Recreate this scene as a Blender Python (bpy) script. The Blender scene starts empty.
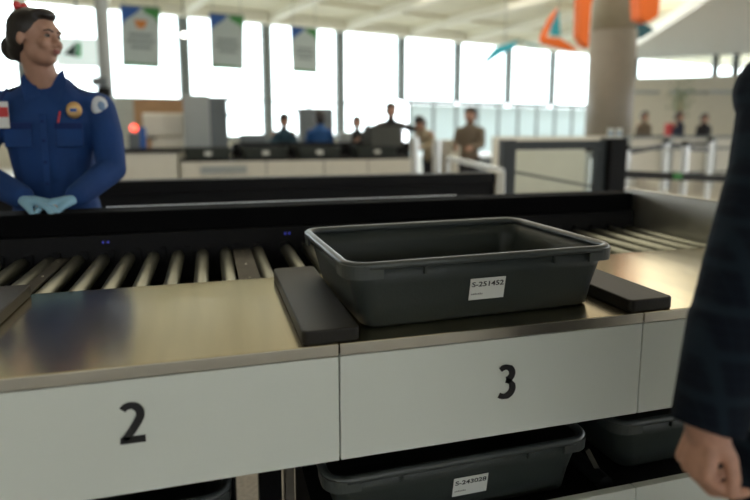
import bpy, bmesh, math, random
from mathutils import Vector, Matrix, Euler
R = math.radians
sc = bpy.context.scene
COL = sc.collection

# ---------------------------------------------------------------- camera
FPX, PITCH, YAW, PY0 = 580.2, 0.1405, 0.2772, 210.0
CAM = Vector((-0.2264, -1.0816, 1.3062))
fwd = Vector((math.sin(YAW)*math.cos(PITCH), math.cos(YAW)*math.cos(PITCH), -math.sin(PITCH)))
rgt = Vector((math.cos(YAW), -math.sin(YAW), 0))
upv = rgt.cross(fwd)
cd = bpy.data.cameras.new('camera'); cam = bpy.data.objects.new('camera', cd); COL.objects.link(cam)
m = Matrix((rgt, upv, -fwd)).transposed().to_4x4(); m.translation = CAM
cam.matrix_world = m
cd.sensor_width = 36; cd.lens = FPX/750*36; cd.clip_end = 300; cd.shift_y = -(250-PY0)/750
cd.dof.use_dof = True; cd.dof.focus_distance = 1.40; cd.dof.aperture_fstop = 1.5
sc.camera = cam

def ray(x, y): return fwd + rgt*((x-375)/FPX) - upv*((y-PY0)/FPX)
def onD(x, y, D): return CAM + ray(x, y)*D
def onY(x, y, Y): d = ray(x, y); return CAM + d*((Y-CAM.y)/d.y)
def onZ(x, y, z): d = ray(x, y); return CAM + d*((z-CAM.z)/d.z)
def zat(x, y, P):
    d = ray(x, y); t = math.hypot(P[0]-CAM.x, P[1]-CAM.y)/math.hypot(d.x, d.y); return CAM.z+d.z*t

# ---------------------------------------------------------------- world and light
w = bpy.data.worlds.new('overcast_sky'); sc.world = w; w.use_nodes = True
nt = w.node_tree; bg = nt.nodes['Background']
tc = nt.nodes.new('ShaderNodeTexCoord'); no = nt.nodes.new('ShaderNodeTexNoise'); no.inputs['Scale'].default_value = 1.5
rp = nt.nodes.new('ShaderNodeValToRGB')
rp.color_ramp.elements[0].color = (.86, .93, 1, 1); rp.color_ramp.elements[1].color = (.96, .98, 1, 1)
nt.links.new(tc.outputs['Generated'], no.inputs['Vector']); nt.links.new(no.outputs['Fac'], rp.inputs['Fac'])
nt.links.new(rp.outputs['Color'], bg.inputs['Color'])
bg.inputs['Strength'].default_value = 5.0

def area(name, loc, target, sx, sy, power, color):
    l = bpy.data.lights.new(name, 'AREA'); l.shape = 'RECTANGLE'; l.size = sx; l.size_y = sy
    l.energy = power; l.color = color
    o = bpy.data.objects.new(name, l); COL.objects.link(o); o.location = loc
    o.rotation_euler = (Vector(target)-Vector(loc)).to_track_quat('-Z', 'Y').to_euler()
    return o
area('hall_fill_light', (3, 6, 5.6), (3, 6, 0), 12, 6, 260, (1, .9, .72))  # added warm fill under the ceiling, no fitting stands here
area('hall_fill_light', (12, 14, 5.6), (12, 14, 0), 16, 8, 500, (1, .92, .78))  # second added fill, over the queue side of the hall

vs = sc.view_settings
vs.view_transform = 'Standard'; vs.look = 'None'; vs.gamma = 1; vs.use_curve_mapping = False
vs.exposure = 0.34

# ---------------------------------------------------------------- materials
MATS = {}
def mat(name, col, rough=.5, metal=0, bump=0, bscale=40, var=0, vscale=6, aniso=0, emit=None, es=0, spec=.5, stretch=None, rvar=0, detail=5):
    if name in MATS: return MATS[name]
    m = bpy.data.materials.new(name); m.use_nodes = True; t = m.node_tree; b = t.nodes['Principled BSDF']
    b.inputs['Base Color'].default_value = (*col, 1); b.inputs['Roughness'].default_value = rough
    b.inputs['Metallic'].default_value = metal; b.inputs['Specular IOR Level'].default_value = spec
    c = t.nodes.new('ShaderNodeTexCoord'); src = c.outputs['Object']
    if stretch:
        mp = t.nodes.new('ShaderNodeMapping'); mp.inputs['Scale'].default_value = stretch
        t.links.new(src, mp.inputs['Vector']); src = mp.outputs['Vector']
    n = t.nodes.new('ShaderNodeTexNoise'); n.inputs['Scale'].default_value = vscale; n.inputs['Detail'].default_value = detail
    t.links.new(src, n.inputs['Vector'])
    v = var if var else .03
    r = t.nodes.new('ShaderNodeValToRGB')
    r.color_ramp.elements[0].position = .3; r.color_ramp.elements[1].position = .7
    r.color_ramp.elements[0].color = (*[max(0, x*(1-v)) for x in col], 1)
    r.color_ramp.elements[1].color = (*[min(1, x*(1+v)) for x in col], 1)
    t.links.new(n.outputs['Fac'], r.inputs['Fac']); t.links.new(r.outputs['Color'], b.inputs['Base Color'])
    if rvar:
        mr = t.nodes.new('ShaderNodeMapRange'); mr.inputs['To Min'].default_value = rough-rvar; mr.inputs['To Max'].default_value = rough+rvar
        mr.inputs['From Min'].default_value = .3; mr.inputs['From Max'].default_value = .7
        t.links.new(n.outputs['Fac'], mr.inputs['Value']); t.links.new(mr.outputs['Result'], b.inputs['Roughness'])
    if bump:
        n2 = t.nodes.new('ShaderNodeTexNoise'); n2.inputs['Scale'].default_value = bscale; n2.inputs['Detail'].default_value = 3
        t.links.new(src, n2.inputs['Vector'])
        bp = t.nodes.new('ShaderNodeBump'); bp.inputs['Strength'].default_value = bump; bp.inputs['Distance'].default_value = .002
        t.links.new(n2.outputs['Fac'], bp.inputs['Height']); t.links.new(bp.outputs['Normal'], b.inputs['Normal'])
    if aniso: b.inputs['Anisotropic'].default_value = aniso
    if emit:
        b.inputs['Emission Color'].default_value = (*emit, 1); b.inputs['Emission Strength'].default_value = es
    MATS[name] = m
    return m
STEEL = mat('brushed_steel', (.69, .61, .44), .175, 1, var=.06, vscale=5, detail=2, stretch=(6, .5, 1))
EDGE = mat('steel_edge', (.50, .475, .41), .33, 1, var=.05, vscale=20)
ROLLER = mat('roller_steel', (.27, .275, .225), .38, 1, var=.18, vscale=30, stretch=(1, .12, 1), bump=.04, bscale=80)
WHITE = mat('white_panel', (.71, .75, .69), .42, 0, var=.02, vscale=3)
BLACK = mat('black_plastic', (.006, .0065, .007), .55, 0, bump=.08, bscale=120, var=.1, spec=.22)
BLACKM = mat('matt_black_metal', (.005, .005, .006), .6, 0, var=.1, spec=.2)
PAD = mat('black_rubber_pad', (.014, .0125, .010), .50, 0, bump=.3, bscale=260, var=.08, spec=.35)
TRAY = mat('grey_tray_plastic', (.034, .042, .039), .42, 0, bump=.2, bscale=240, var=.05, vscale=12, spec=.35)
TRAYR = mat('grey_tray_rim', (.055, .064, .063), .34, 0, bump=.12, bscale=200, var=.05)
PAPER = mat('label_paper', (.72, .74, .70), .5)
INK = mat('black_ink', (.012, .012, .014), .5)
FAINT = mat('grey_ink', (.22, .22, .22), .6)
PLATE = mat('joint_plate_steel', (.11, .105, .09), .55, 1, var=.2, vscale=20)
BOLT = mat('bolt_steel', (.8, .8, .78), .25, 1)
CONC = mat('terrazzo_floor', (.42, .39, .33), .30, 0, var=.18, vscale=60, bump=.05)
BEIGE = mat('beige_wall', (.62, .58, .48), .7, 0, var=.03)
CEIL = mat('cream_ceiling', (.80, .76, .62), .75, 0, var=.05, vscale=2)
BEAM = mat('cream_beam', (.86, .84, .74), .6)
SOFFIT = mat('white_soffit', (.93, .94, .92), .7)
FRAME = mat('grey_window_frame', (.17, .20, .20), .5)
COLUMN = mat('column_cladding', (.21, .185, .15), .5, 0, var=.05)
COLTOP = mat('column_upper_cladding', (.34, .30, .22), .6, 0, var=.05)
BLUE = mat('royal_blue_cloth', (.0045, .040, .165), .85, 0, bump=.4, bscale=30, var=.12, vscale=9)
DKBLUE = mat('blue_seam_cloth', (.004, .020, .11), .9)
SKIN = mat('light_brown_skin', (.42, .235, .165), .5, 0, var=.06, vscale=25)
SKIN2 = mat('pale_skin', (.50, .27, .19), .48, 0, var=.12, vscale=45, bump=.25, bscale=90)
HAIR = mat('dark_brown_hair', (.012, .008, .007), .45, 0, bump=.5, bscale=60, stretch=(1, 1, .3))
GLOVE = mat('pale_blue_nitrile', (.24, .45, .60), .45, 0, bump=.3, bscale=60, var=.06)
NAVY = None
TEAL = mat('frosted_teal_glass', (.50, .66, .66), .35, 0)
GREYM = mat('grey_machine', (.33, .36, .36), .5)
GREYD = mat('dark_grey_machine', (.12, .14, .15), .5)
IVORY = mat('ivory_machine', (.66, .64, .56), .5)
WOOD = mat('brown_wood_wall', (.38, .22, .11), .6, 0, var=.12, vscale=4)
ORANGE = mat('orange_fabric', (.85, .16, .015), .6)
CYAN = mat('turquoise_fabric', (.02, .36, .48), .6)
DTEAL = mat('dark_teal_fabric', (.01, .08, .11), .6)
POST = mat('brushed_aluminium', (.72, .74, .74), .35, .6)
BELT = mat('black_belt', (.012, .012, .012), .7)
GREEN = mat('green_vinyl', (.05, .25, .06), .6)
BANNER = None
BLUEV = mat('blue_vinyl', (.02, .10, .38), .6)
RED = mat('red_vinyl', (.55, .03, .03), .5)
GOLD = mat('gold_badge', (.65, .42, .18), .4, .6)
TROUSER = mat('dark_trousers', (.015, .017, .022), .8)

def glass_mat():
    m = bpy.data.materials.new('clear_glass'); m.use_nodes = True; t = m.node_tree
    t.nodes.remove(t.nodes['Principled BSDF']); o = t.nodes['Material Output']
    tr = t.nodes.new('ShaderNodeBsdfTransparent'); tr.inputs[0].default_value = (.93, .97, .96, 1)
    gl = t.nodes.new('ShaderNodeBsdfGlossy'); gl.inputs['Roughness'].default_value = .03
    fr = t.nodes.new('ShaderNodeFresnel'); mx = t.nodes.new('ShaderNodeMixShader')
    ge = t.nodes.new('ShaderNodeNewGeometry'); sb = t.nodes.new('ShaderNodeMath'); sb.operation = 'SUBTRACT'; sb.inputs[0].default_value = 1
    mu = t.nodes.new('ShaderNodeMath'); mu.operation = 'MULTIPLY'
    t.links.new(ge.outputs['Backfacing'], sb.inputs[1]); t.links.new(fr.outputs[0], mu.inputs[0]); t.links.new(sb.outputs[0], mu.inputs[1])
    t.links.new(mu.outputs[0], mx.inputs[0]); t.links.new(tr.outputs[0], mx.inputs[1]); t.links.new(gl.outputs[0], mx.inputs[2])
    t.links.new(mx.outputs[0], o.inputs[0]); return m
GLASS = glass_mat()
def frost_mat():
    m = bpy.data.materials.new('teal_frosted_glass'); m.use_nodes = True; t = m.node_tree
    t.nodes.remove(t.nodes['Principled BSDF']); o = t.nodes['Material Output']
    tr = t.nodes.new('ShaderNodeBsdfTranslucent'); tr.inputs[0].default_value = (.68, .75, .75, 1)
    gl = t.nodes.new('ShaderNodeBsdfDiffuse'); gl.inputs['Color'].default_value = (.66, .73, .73, 1)
    mx = t.nodes.new('ShaderNodeMixShader'); mx.inputs[0].default_value = .5
    t.links.new(tr.outputs[0], mx.inputs[1]); t.links.new(gl.outputs[0], mx.inputs[2])
    t.links.new(mx.outputs[0], o.inputs[0]); return m
FROST = frost_mat()
BANNER = FROST.copy(); BANNER.name = 'banner_cloth'
for nd_ in BANNER.node_tree.nodes:
    if nd_.type == 'BSDF_TRANSLUCENT': nd_.inputs[0].default_value = (.50, .54, .52, 1)
    if nd_.type == 'BSDF_DIFFUSE': nd_.inputs['Color'].default_value = (.62, .66, .64, 1)
def plaid_mat():
    m = bpy.data.materials.new('navy_plaid_wool'); m.use_nodes = True; t = m.node_tree; b = t.nodes['Principled BSDF']
    b.inputs['Roughness'].default_value = .9; b.inputs['Specular IOR Level'].default_value = .12
    c = t.nodes.new('ShaderNodeTexCoord')
    fac = None
    for ax, per in (('X', .052), ('Z', .060), ('X', .013), ('Z', .015)):
        wv = t.nodes.new('ShaderNodeTexWave'); wv.bands_direction = ax; wv.inputs['Scale'].default_value = .314/per
        wv.inputs['Distortion'].default_value = .0
        t.links.new(c.outputs['Object'], wv.inputs['Vector'])
        cr = t.nodes.new('ShaderNodeValToRGB'); cr.color_ramp.elements[0].position = .86; cr.color_ramp.elements[1].position = .96
        k = 1 if per > .03 else .3
        cr.color_ramp.elements[0].color = (0, 0, 0, 1); cr.color_ramp.elements[1].color = (k, k, k, 1)
        t.links.new(wv.outputs['Fac'], cr.inputs['Fac'])
        if fac is None: fac = cr.outputs['Color']
        else:
            ad = t.nodes.new('ShaderNodeMath'); ad.operation = 'ADD'; ad.use_clamp = True
            t.links.new(fac, ad.inputs[0]); t.links.new(cr.outputs['Color'], ad.inputs[1]); fac = ad.outputs[0]
    mx = t.nodes.new('ShaderNodeMix'); mx.data_type = 'RGBA'
    mx.inputs['A'].default_value = (.006, .009, .016, 1); mx.inputs['B'].default_value = (.012, .020, .030, 1)
    t.links.new(fac, mx.inputs['Factor']); t.links.new(mx.outputs['Result'], b.inputs['Base Color'])
    n = t.nodes.new('ShaderNodeTexNoise'); n.inputs['Scale'].default_value = 14; n.inputs['Detail'].default_value = 8
    bp = t.nodes.new('ShaderNodeBump'); bp.inputs['Strength'].default_value = .5; bp.inputs['Distance'].default_value = .01
    t.links.new(c.outputs['Object'], n.inputs['Vector']); t.links.new(n.outputs['Fac'], bp.inputs['Height']); t.links.new(bp.outputs['Normal'], b.inputs['Normal'])
    return m
NAVY = plaid_mat()

# ---------------------------------------------------------------- helpers
class MB:
    def __init__(s): s.bm = bmesh.new()
    def box(s, lo, hi, rot=None, piv=None):
        lo, hi = Vector(lo), Vector(hi); c = (lo+hi)/2; d = hi-lo
        r = bmesh.ops.create_cube(s.bm, size=1)['verts']
        for v in r:
            v.co = Vector((v.co.x*d.x, v.co.y*d.y, v.co.z*d.z))+c
            if rot: v.co = rot @ (v.co-(piv or c)) + (piv or c)
        return s
    def tube(s, p0, p1, r0, r1=None, seg=16, cap=True):
        p0, p1 = Vector(p0), Vector(p1); r1 = r0 if r1 is None else r1
        d = p1-p0; q = d.to_track_quat('Z', 'Y').to_matrix()
        a = []; b = []
        for i in range(seg):
            t = 2*math.pi*i/seg; o = q @ Vector((math.cos(t), math.sin(t), 0))
            a.append(s.bm.verts.new(p0+o*r0)); b.append(s.bm.verts.new(p1+o*r1))
        for i in range(seg):
            j = (i+1) % seg; s.bm.faces.new((a[i], a[j], b[j], b[i]))
        if cap: s.bm.faces.new(a[::-1]); s.bm.faces.new(b)
        return s
    def bar(s, p0, p1, wd, ht):
        p0, p1 = Vector(p0), Vector(p1); d = (p1-p0); L = d.length; d.normalize()
        x = d.cross(Vector((0, 0, 1)));
        if x.length < .01: x = Vector((1, 0, 0))
        x.normalize(); z = x.cross(d)
        v = [s.bm.verts.new(p+x*a*wd/2+z*b*ht/2) for p in (p0, p1) for a, b in ((-1, -1), (1, -1), (1, 1), (-1, 1))]
        for f in ((3, 2, 1, 0), (4, 5, 6, 7), (0, 1, 5, 4), (1, 2, 6, 5), (2, 3, 7, 6), (3, 0, 4, 7)): s.bm.faces.new([v[i] for i in f])
        return s
    def prism(s, pts, thick):      # pts: planar polygon in 3-D, thick: vector
        thick = Vector(thick)
        a = [s.bm.verts.new(Vector(p)) for p in pts]; b = [s.bm.verts.new(Vector(p)+thick) for p in pts]
        n = len(pts); s.bm.faces.new(a); s.bm.faces.new(b[::-1])
        for i in range(n): j = (i+1) % n; s.bm.faces.new((a[j], a[i], b[i], b[j]))
        return s
    def loft(s, rings, cap=True):
        V = [[s.bm.verts.new(Vector(p)) for p in r] for r in rings]; n = len(V[0])
        for k in range(len(V)-1):
            for i in range(n):
                j = (i+1) % n; s.bm.faces.new((V[k][i], V[k][j], V[k+1][j], V[k+1][i]))
        if cap: s.bm.faces.new(V[0][::-1]); s.bm.faces.new(V[-1])
        return s
    def ell(s, c, r, rot=None, u=16, v=10):
        q = bmesh.ops.create_uvsphere(s.bm, u_segments=u, v_segments=v, radius=1)['verts']
        c = Vector(c)
        for x in q:
            p = Vector((x.co.x*r[0], x.co.y*r[1], x.co.z*r[2])); x.co = (rot @ p if rot else p)+c
        return s
    def cap(s, p0, p1, r0, r1=None, seg=14, fl=None):     # tapered capsule; fl = (axis vector, factor) flattens it
        p0, p1 = Vector(p0), Vector(p1); r1 = r0 if r1 is None else r1
        d = p1-p0; q = d.to_track_quat('Z', 'Y').to_matrix(); rings = []
        H = 4
        def ring(p, r, h):
            out = []
            for i in range(seg):
                t = 2*math.pi*i/seg; o = q @ Vector((math.cos(t)*r, math.sin(t)*r, h))
                if fl:
                    ax = Vector(fl[0]).normalized(); o = o-ax*(o.dot(ax)*(1-fl[1]))
                out.append(p+o)
            return out
        for k in range(H): a = (1-k/H)*math.pi/2*.97; rings.append(ring(p0, r0*math.cos(a), -r0*math.sin(a)))
        rings.append(ring(p0, r0, 0)); rings.append(ring(p1, r1, 0))
        for k in range(1, H+1): a = (k/H)*math.pi/2*.97; rings.append(ring(p1, r1*math.cos(a), r1*math.sin(a)))
        return s.loft(rings)
    def chain(s, pts, rad, **k):
        for i in range(len(pts)-1): s.cap(pts[i], pts[i+1], rad[i], rad[i+1], **k)
        return s
    def build(s, name, material, parent=None, smooth=False, bevel=0, bseg=2, voxel=0, sm=0, origin=None):
        me = bpy.data.meshes.new(name); bmesh.ops.recalc_face_normals(s.bm, faces=s.bm.faces)
        org = None
        if parent is None:
            if origin is None:
                xs = [v.co for v in s.bm.verts]
                org = Vector(((min(v.x for v in xs)+max(v.x for v in xs))/2, (min(v.y for v in xs)+max(v.y for v in xs))/2, min(v.z for v in xs)))
            else: org = Vector(origin)
            for v in s.bm.verts: v.co -= org
        elif not getattr(s, 'local', False):
            inv = pmat(parent).inverted()
            for v in s.bm.verts: v.co = inv @ v.co
        s.bm.to_mesh(me); s.bm.free()
        o = bpy.data.objects.new(name, me); COL.objects.link(o); me.materials.append(material)
        if org is not None: o.location = org
        if parent: o.parent = parent
        if voxel:
            md = o.modifiers.new('remesh', 'REMESH'); md.mode = 'VOXEL'; md.voxel_size = voxel; md.use_smooth_shade = True
            if sm: d2 = o.modifiers.new('smooth', 'SMOOTH'); d2.iterations = sm; d2.factor = .5
        if bevel:
            b = o.modifiers.new('bevel', 'BEVEL'); b.width = bevel; b.segments = bseg; b.limit_method = 'ANGLE'; b.angle_limit = R(40)
        if smooth:
            for p in me.polygons: p.use_smooth = len(p.vertices) < 9
        return o
def pmat(p):
    m = Matrix.Translation(p.location) @ p.rotation_euler.to_matrix().to_4x4()
    return pmat(p.parent) @ m if p.parent else m
def tag(o, label=None, cat=None, group=None, kind=None):
    if label: o['label'] = label
    if cat: o['category'] = cat
    if group: o['group'] = group
    if kind: o['kind'] = kind
    return o
def empty(name, loc, label, cat, group=None, rz=0):
    o = bpy.data.objects.new(name, None); COL.objects.link(o); o.location = loc; o.rotation_euler = (0, 0, rz)
    o.empty_display_size = .1
    return tag(o, label, cat, group)
def struct(name, mb, m, **k): return tag(mb.build(name, m, **k), kind='structure')
def copy_tree(o, loc=None, rz=None):
    c = o.copy(); COL.objects.link(c)
    if loc is not None: c.location = loc
    if rz is not None: c.rotation_euler.z = rz
    for ch in [x for x in bpy.data.objects if x.parent == o]:
        d = copy_tree(ch); d.parent = c
    return c
def text_part(body, name, size, loc, parent, m, bold=0.0):
    cu = bpy.data.curves.new(name, 'FONT'); cu.body = body; cu.size = size; cu.extrude = .0002; cu.offset = bold
    cu.align_x = 'LEFT'; cu.resolution_u = 4
    t = bpy.data.objects.new('tmp_text', cu); COL.objects.link(t)
    bpy.context.view_layer.update()
    me = bpy.data.meshes.new_from_object(t.evaluated_get(bpy.context.evaluated_depsgraph_get()))
    bpy.data.objects.remove(t)
    me.name = name; me.materials.clear(); me.materials.append(m)
    o = bpy.data.objects.new(name, me); COL.objects.link(o); o.parent = parent
    o.rotation_euler = (R(90), 0, 0); o.location = loc
    return o

T = 0.88         # worktop height
W = 0.74         # width of one station
# ================================================================ SETTING
H = 5.75
struct('floor', MB().box((-30, -16, -.1), (45, 45, 0)), CONC)
P0 = Vector((5.38, 24.13, 1.3)); wd = Vector((.9676, .2525, 0)).normalized(); wn = Vector((-wd.y, wd.x, 0))
def onwall(x, y, off=0):
    d = ray(x, y); P = P0+wn*off; return CAM+d*((P-CAM).dot(wn)/d.dot(wn))
def wallt(x): return (onwall(x, 80)-P0).dot(wd)
def wp(t, off, z): v = P0+wd*t+wn*off; return Vector((v.x, v.y, z))
# ceiling slab follows the window wall at its far edge
struct('ceiling', MB().prism([(-30, -16, H), (45, -16, H), wp(40, .4, H), wp(-40, .4, H)], (0, 0, .3)), CEIL)
# side with the tall windows: one window unit per bay between two mullions
px = [-60, 25, 105, 185, 267, 340, 401, 457, 508, 552, 592, 640]
ts = [wallt(x) for x in px]
nwin = 0
for i in range(len(px)-1):
    t0, t1 = ts[i], ts[i+1]; nwin += 1
    low = i < 6
    zb = .9 if low else 2.55
    top = H-.16
    fr = MB()
    fw = .40
    def wb(a, b, z0, z1, o0=-.12, o1=.12):
        fr.prism([wp(a, o0, z0), wp(b, o0, z0), wp(b, o1, z0), wp(a, o1, z0)], (0, 0, z1-z0))
    wb(t0-fw/2, t0+fw/2, 0 if low else zb, H); wb(t0+fw, t1-fw, top-.1, top+.1); wb(t0+fw/2, t1-fw/2, zb-.10, zb+.1)
    if low: wb(t0+fw/2, t1-fw/2, 2.35, 2.42)
    f = struct('window_%d' % nwin, fr, FRAME)
    pm = MB().prism([wp(t0+fw/2, -.01, zb+.1), wp(t1-fw/2, -.01, zb+.1), wp(t1-fw/2, .01, zb+.1), wp(t0+fw/2, .01, zb+.1)], (0, 0, top-zb-.2))
    pm.build('pane', GLASS, f)
# low wall under the tall windows, frosted screens under the high ones
struct('wall_far', MB().prism([wp(ts[0], -.1, 0), wp(ts[6], -.1, 0), wp(ts[6], .1, 0), wp(ts[0], .1, 0)], (0, 0, .8)), BEIGE)
k = 0
a = ts[6]+.1
while a < wallt(640):
    b = a+1.35
    s_ = empty('frosted_screen', wp((a+b)/2, -.5, 0), 'pale teal frosted glass screen in the row below the high far windows', 'glass screen', 'frosted screens along the far wall')
    MB().prism([wp(a+.10, -.52, .05), wp(b-.03, -.52, .05), wp(b-.03, -.48, .05), wp(a+.10, -.48, .05)], (0, 0, 2.35)).build('glass_panel', FROST, s_)
    MB().prism([wp(a, -.56, 0), wp(a+.09, -.56, 0), wp(a+.09, -.44, 0), wp(a, -.44, 0)], (0, 0, 2.45)).build('post', FRAME, s_)
    a = b; k += 1
# ceiling beams running out from the window wall towards the viewer
nt_ = 0
for i, x in enumerate([25, 105, 185, 267, 340, 401, 457, 508, 552, 592]):
    nt_ += 1
    t = wallt(x); A = wp(t, -.2, H-.16); B = wp(t, -24, H-.16)
    struct('trim_%d' % nt_, MB().bar(A, B, .28, .32), BEAM)
nt_ += 1
struct('trim_%d' % nt_, MB().bar(wp(-35, -.5, H-.2), wp(35, -.5, H-.2), .5, .4), BEAM)
# slats of the ceiling between the beams
for j in range(5):
    nt_ += 1
    struct('trim_%d' % nt_, MB().bar(wp(-34, -3.5-4*j, H-.06), wp(34, -3.5-4*j, H-.06), .2, .12), CEIL)
# right hand part of the hall: wall with a clerestory strip, soffit in front of it
Rw = [onD(632, 128, 24.5), onD(900, 128, 21)]
rd = (Rw[1]-Rw[0]); rd.z = 0; rl = rd.length; rd.normalize(); rn = Vector((-rd.y, rd.x, 0))
def rp_(t, off, z): v = Rw[0]+rd*t+rn*off; return Vector((v.x, v.y, z))
zt = zat(680, 77, onD(680, 128, 24)); zu = zat(680, 57, onD(680, 128, 24))
struct('wall_right', MB().prism([rp_(-1, 0, 0), rp_(rl, 0, 0), rp_(rl, .3, 0), rp_(-1, .3, 0)], (0, 0, zt)), BEIGE)
fr = MB()
for t in [0, 2.9, 3.6, 6.6, 9.6]:
    fr.prism([rp_(t-.12, 0, zt), rp_(t+.12, 0, zt), rp_(t+.12, .2, zt), rp_(t-.12, .2, zt)], (0, 0, zu-zt))
f = struct('window_12', fr, FRAME)
MB().prism([rp_(-.5, .08, zt), rp_(rl, .08, zt), rp_(rl, .1, zt), rp_(-.5, .1, zt)], (0, 0, zu-zt)).build('pane', GLASS, f)
struct('trim_40', MB().prism([rp_(-1, -.02, zu), rp_(rl, -.02, zu), rp_(rl, .3, zu), rp_(-1, .3, zu)], (0, 0, H-zu)), SOFFIT)
e0 = onZ(628, 52, zu); e1 = onZ(722, -8, zu)
struct('trim_41', MB().prism([rp_(-1, 0, zu+.01), e0+Vector((0, 0, .01)), e1+Vector((0, 0, .01)), e1+Vector((9, 0, .01)), rp_(rl, 0, zu+.01)], (0, 0, .35)), SOFFIT)
# left side of the hall, then an unseen rear closure added to limit light
struct('wall_left', MB().box((-16, -14, 0), (-15.7, 25, H)), BEIGE)
struct('rear_light_block_lower', MB().box((-16, -14.3, 0), (45, -14, 3.0)), BEIGE)  # added out of view, height set to cut light from behind
struct('trim_42', MB().box((-16, -14.3, 4.2), (45, -14, H)), BEIGE)  # upper added light block, open gap below it lets daylight in
# things out on the apron beyond the glass
# ================================================================ COLUMN
cp = onD(608, 128, 14); czs = zat(611, 32, cp); czb = zat(611, 32, cp)
c_ = empty('column', (cp.x, cp.y, 0), 'thick round grey-brown column rising behind the queue area', 'column')
MB().tube((cp.x, cp.y, 0), (cp.x, cp.y, czb), .53, seg=40).build('shaft', COLUMN, c_, smooth=True)
MB().tube((cp.x, cp.y, czb), (cp.x, cp.y, H), .50, seg=40).build('upper_shaft', COLTOP, c_, smooth=True)

# ================================================================ STATIONS
def digit(path, wd_, name, parent, X, Z, hgt, Y=-.0015):
    # a stroked outline: path points in unit box, per-point half width
    mb = MB(); pts = [Vector((x, 0, z)) for x, z in path]; n = len(pts); Lf, Rt = [], []
    for i, p in enumerate(pts):
        d = (pts[min(i+1, n-1)]-pts[max(i-1, 0)]).normalized(); nrm = Vector((-d.z, 0, d.x))
        wv = wd_[i] if isinstance(wd_, list) else wd_
        Lf.append(p+nrm*wv); Rt.append(p-nrm*wv)
    for i in range(n-1):
        q = [Lf[i], Lf[i+1], Rt[i+1], Rt[i]]
        mb.prism([(X+v.x*hgt, Y, Z+v.z*hgt) for v in q], (0, .0012, 0))
    return mb.build(name, INK, parent)
def curve(cx, cz, rx, rz, a0, a1, n):
    return [(cx+rx*math.cos(R(a0+(a1-a0)*i/n)), cz+rz*math.sin(R(a0+(a1-a0)*i/n))) for i in range(n+1)]
two = curve(-.01, .20, .20, .215, 145, -25, 12)+[(.10, -.02), (-.02, -.2), (-.16, -.375)]
two_foot = [(-.235, -.40), (.235, -.40)]
three_a = curve(-.03, .215, .20, .185, 140, -80, 12)
three_b = curve(-.05, -.195, .24, .225, 80, -130, 14)
stations = []
for k, lab in ((-1, 'divesting station numbered 2, left of the station holding the tray'),
               (0, 'divesting station numbered 3, its steel top carrying the grey tray'),
               (1, 'divesting station at the right end, mostly behind the dark sleeve')):
    x0, x1 = {-1: (-.74, .008), 0: (.008, .733), 1: (.733, 1.52)}[k]
    s_ = empty('divesting_station', ((x0+x1)/2, .28, .63), lab, 'inspection station')
    g = .0015
    MB().box((x0+g, .004, T-.018), (x1-g, .566, T)).build('worktop', STEEL, s_, bevel=.002)
    MB().box((x0+g, 0, T-.024), (x1-g, .0035, T-.0005)).build('front_edge', EDGE, s_, bevel=.0015)
    MB().box((x0+g, .002, .631), (x1-g, .022, T-.0265)).build('front_panel', WHITE, s_, bevel=.0015)
    MB().box((x0+g, .55, .66), (x1-g, .566, T-.019)).build('back_board', BLACKM, s_)
    MB().box((x0+.01, .023, .66), (x1-.01, .549, .675)).build('underside', BLACKM, s_)
    if k == -1:
        o = digit(two, [.078]*6+[.088]*6+[.088, .088, .085, .08], 'number_two', s_, -.382, .771, .083)
        mb = MB(); X, Z, h = -.382, .771, .083
        mb.prism([(X-.26*h, -.0015, Z-.47*h), (X+.27*h, -.0015, Z-.47*h), (X+.27*h, -.0015, Z-.31*h), (X-.245*h, -.0015, Z-.31*h)], (0, .0012, 0))
        mb.build('number_two_foot', INK, s_)
    if k == 0:
        X, Z, h = .380, .757, .082
        digit(three_a, [.072]*5+[.092]*8, 'number_three_top', s_, X, Z, h)
        digit(three_b, [.07]*4+[.095]*7+[.075]*4, 'number_three_bottom', s_, X, Z, h)
    stations.append(s_)
# black rubber pads lying across the joints
def slab(mb, x0, x1, y0, y1, z0, z1, r, seg=6):
    pts = []
    for cx, cy, a in ((x1-r, y1-r, 0), (x0+r, y1-r, 90), (x0+r, y0+r, 180), (x1-r, y0+r, 270)):
        for i in range(seg+1): t = R(a+90*i/seg); pts.append((cx+r*math.cos(t), cy+r*math.sin(t), z0))
    return mb.prism(pts, (0, 0, z1-z0))
for xc, lab in ((-.735, 'black rubber pad at the left edge of the steel top of station 2'),
                (-.004, 'black rubber pad between stations 2 and 3, left of the tray'),
                (.76, 'black rubber pad at the right end of station 3, right of the tray')):
    tag(slab(MB(), xc-.060, xc+(.057 if xc < .5 else .062), .008, .552, T+.0005, T+.030, .014).build('rubber_pad', PAD, bevel=.004, bseg=3), lab, 'pad', 'rubber pads across the station joints')

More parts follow.
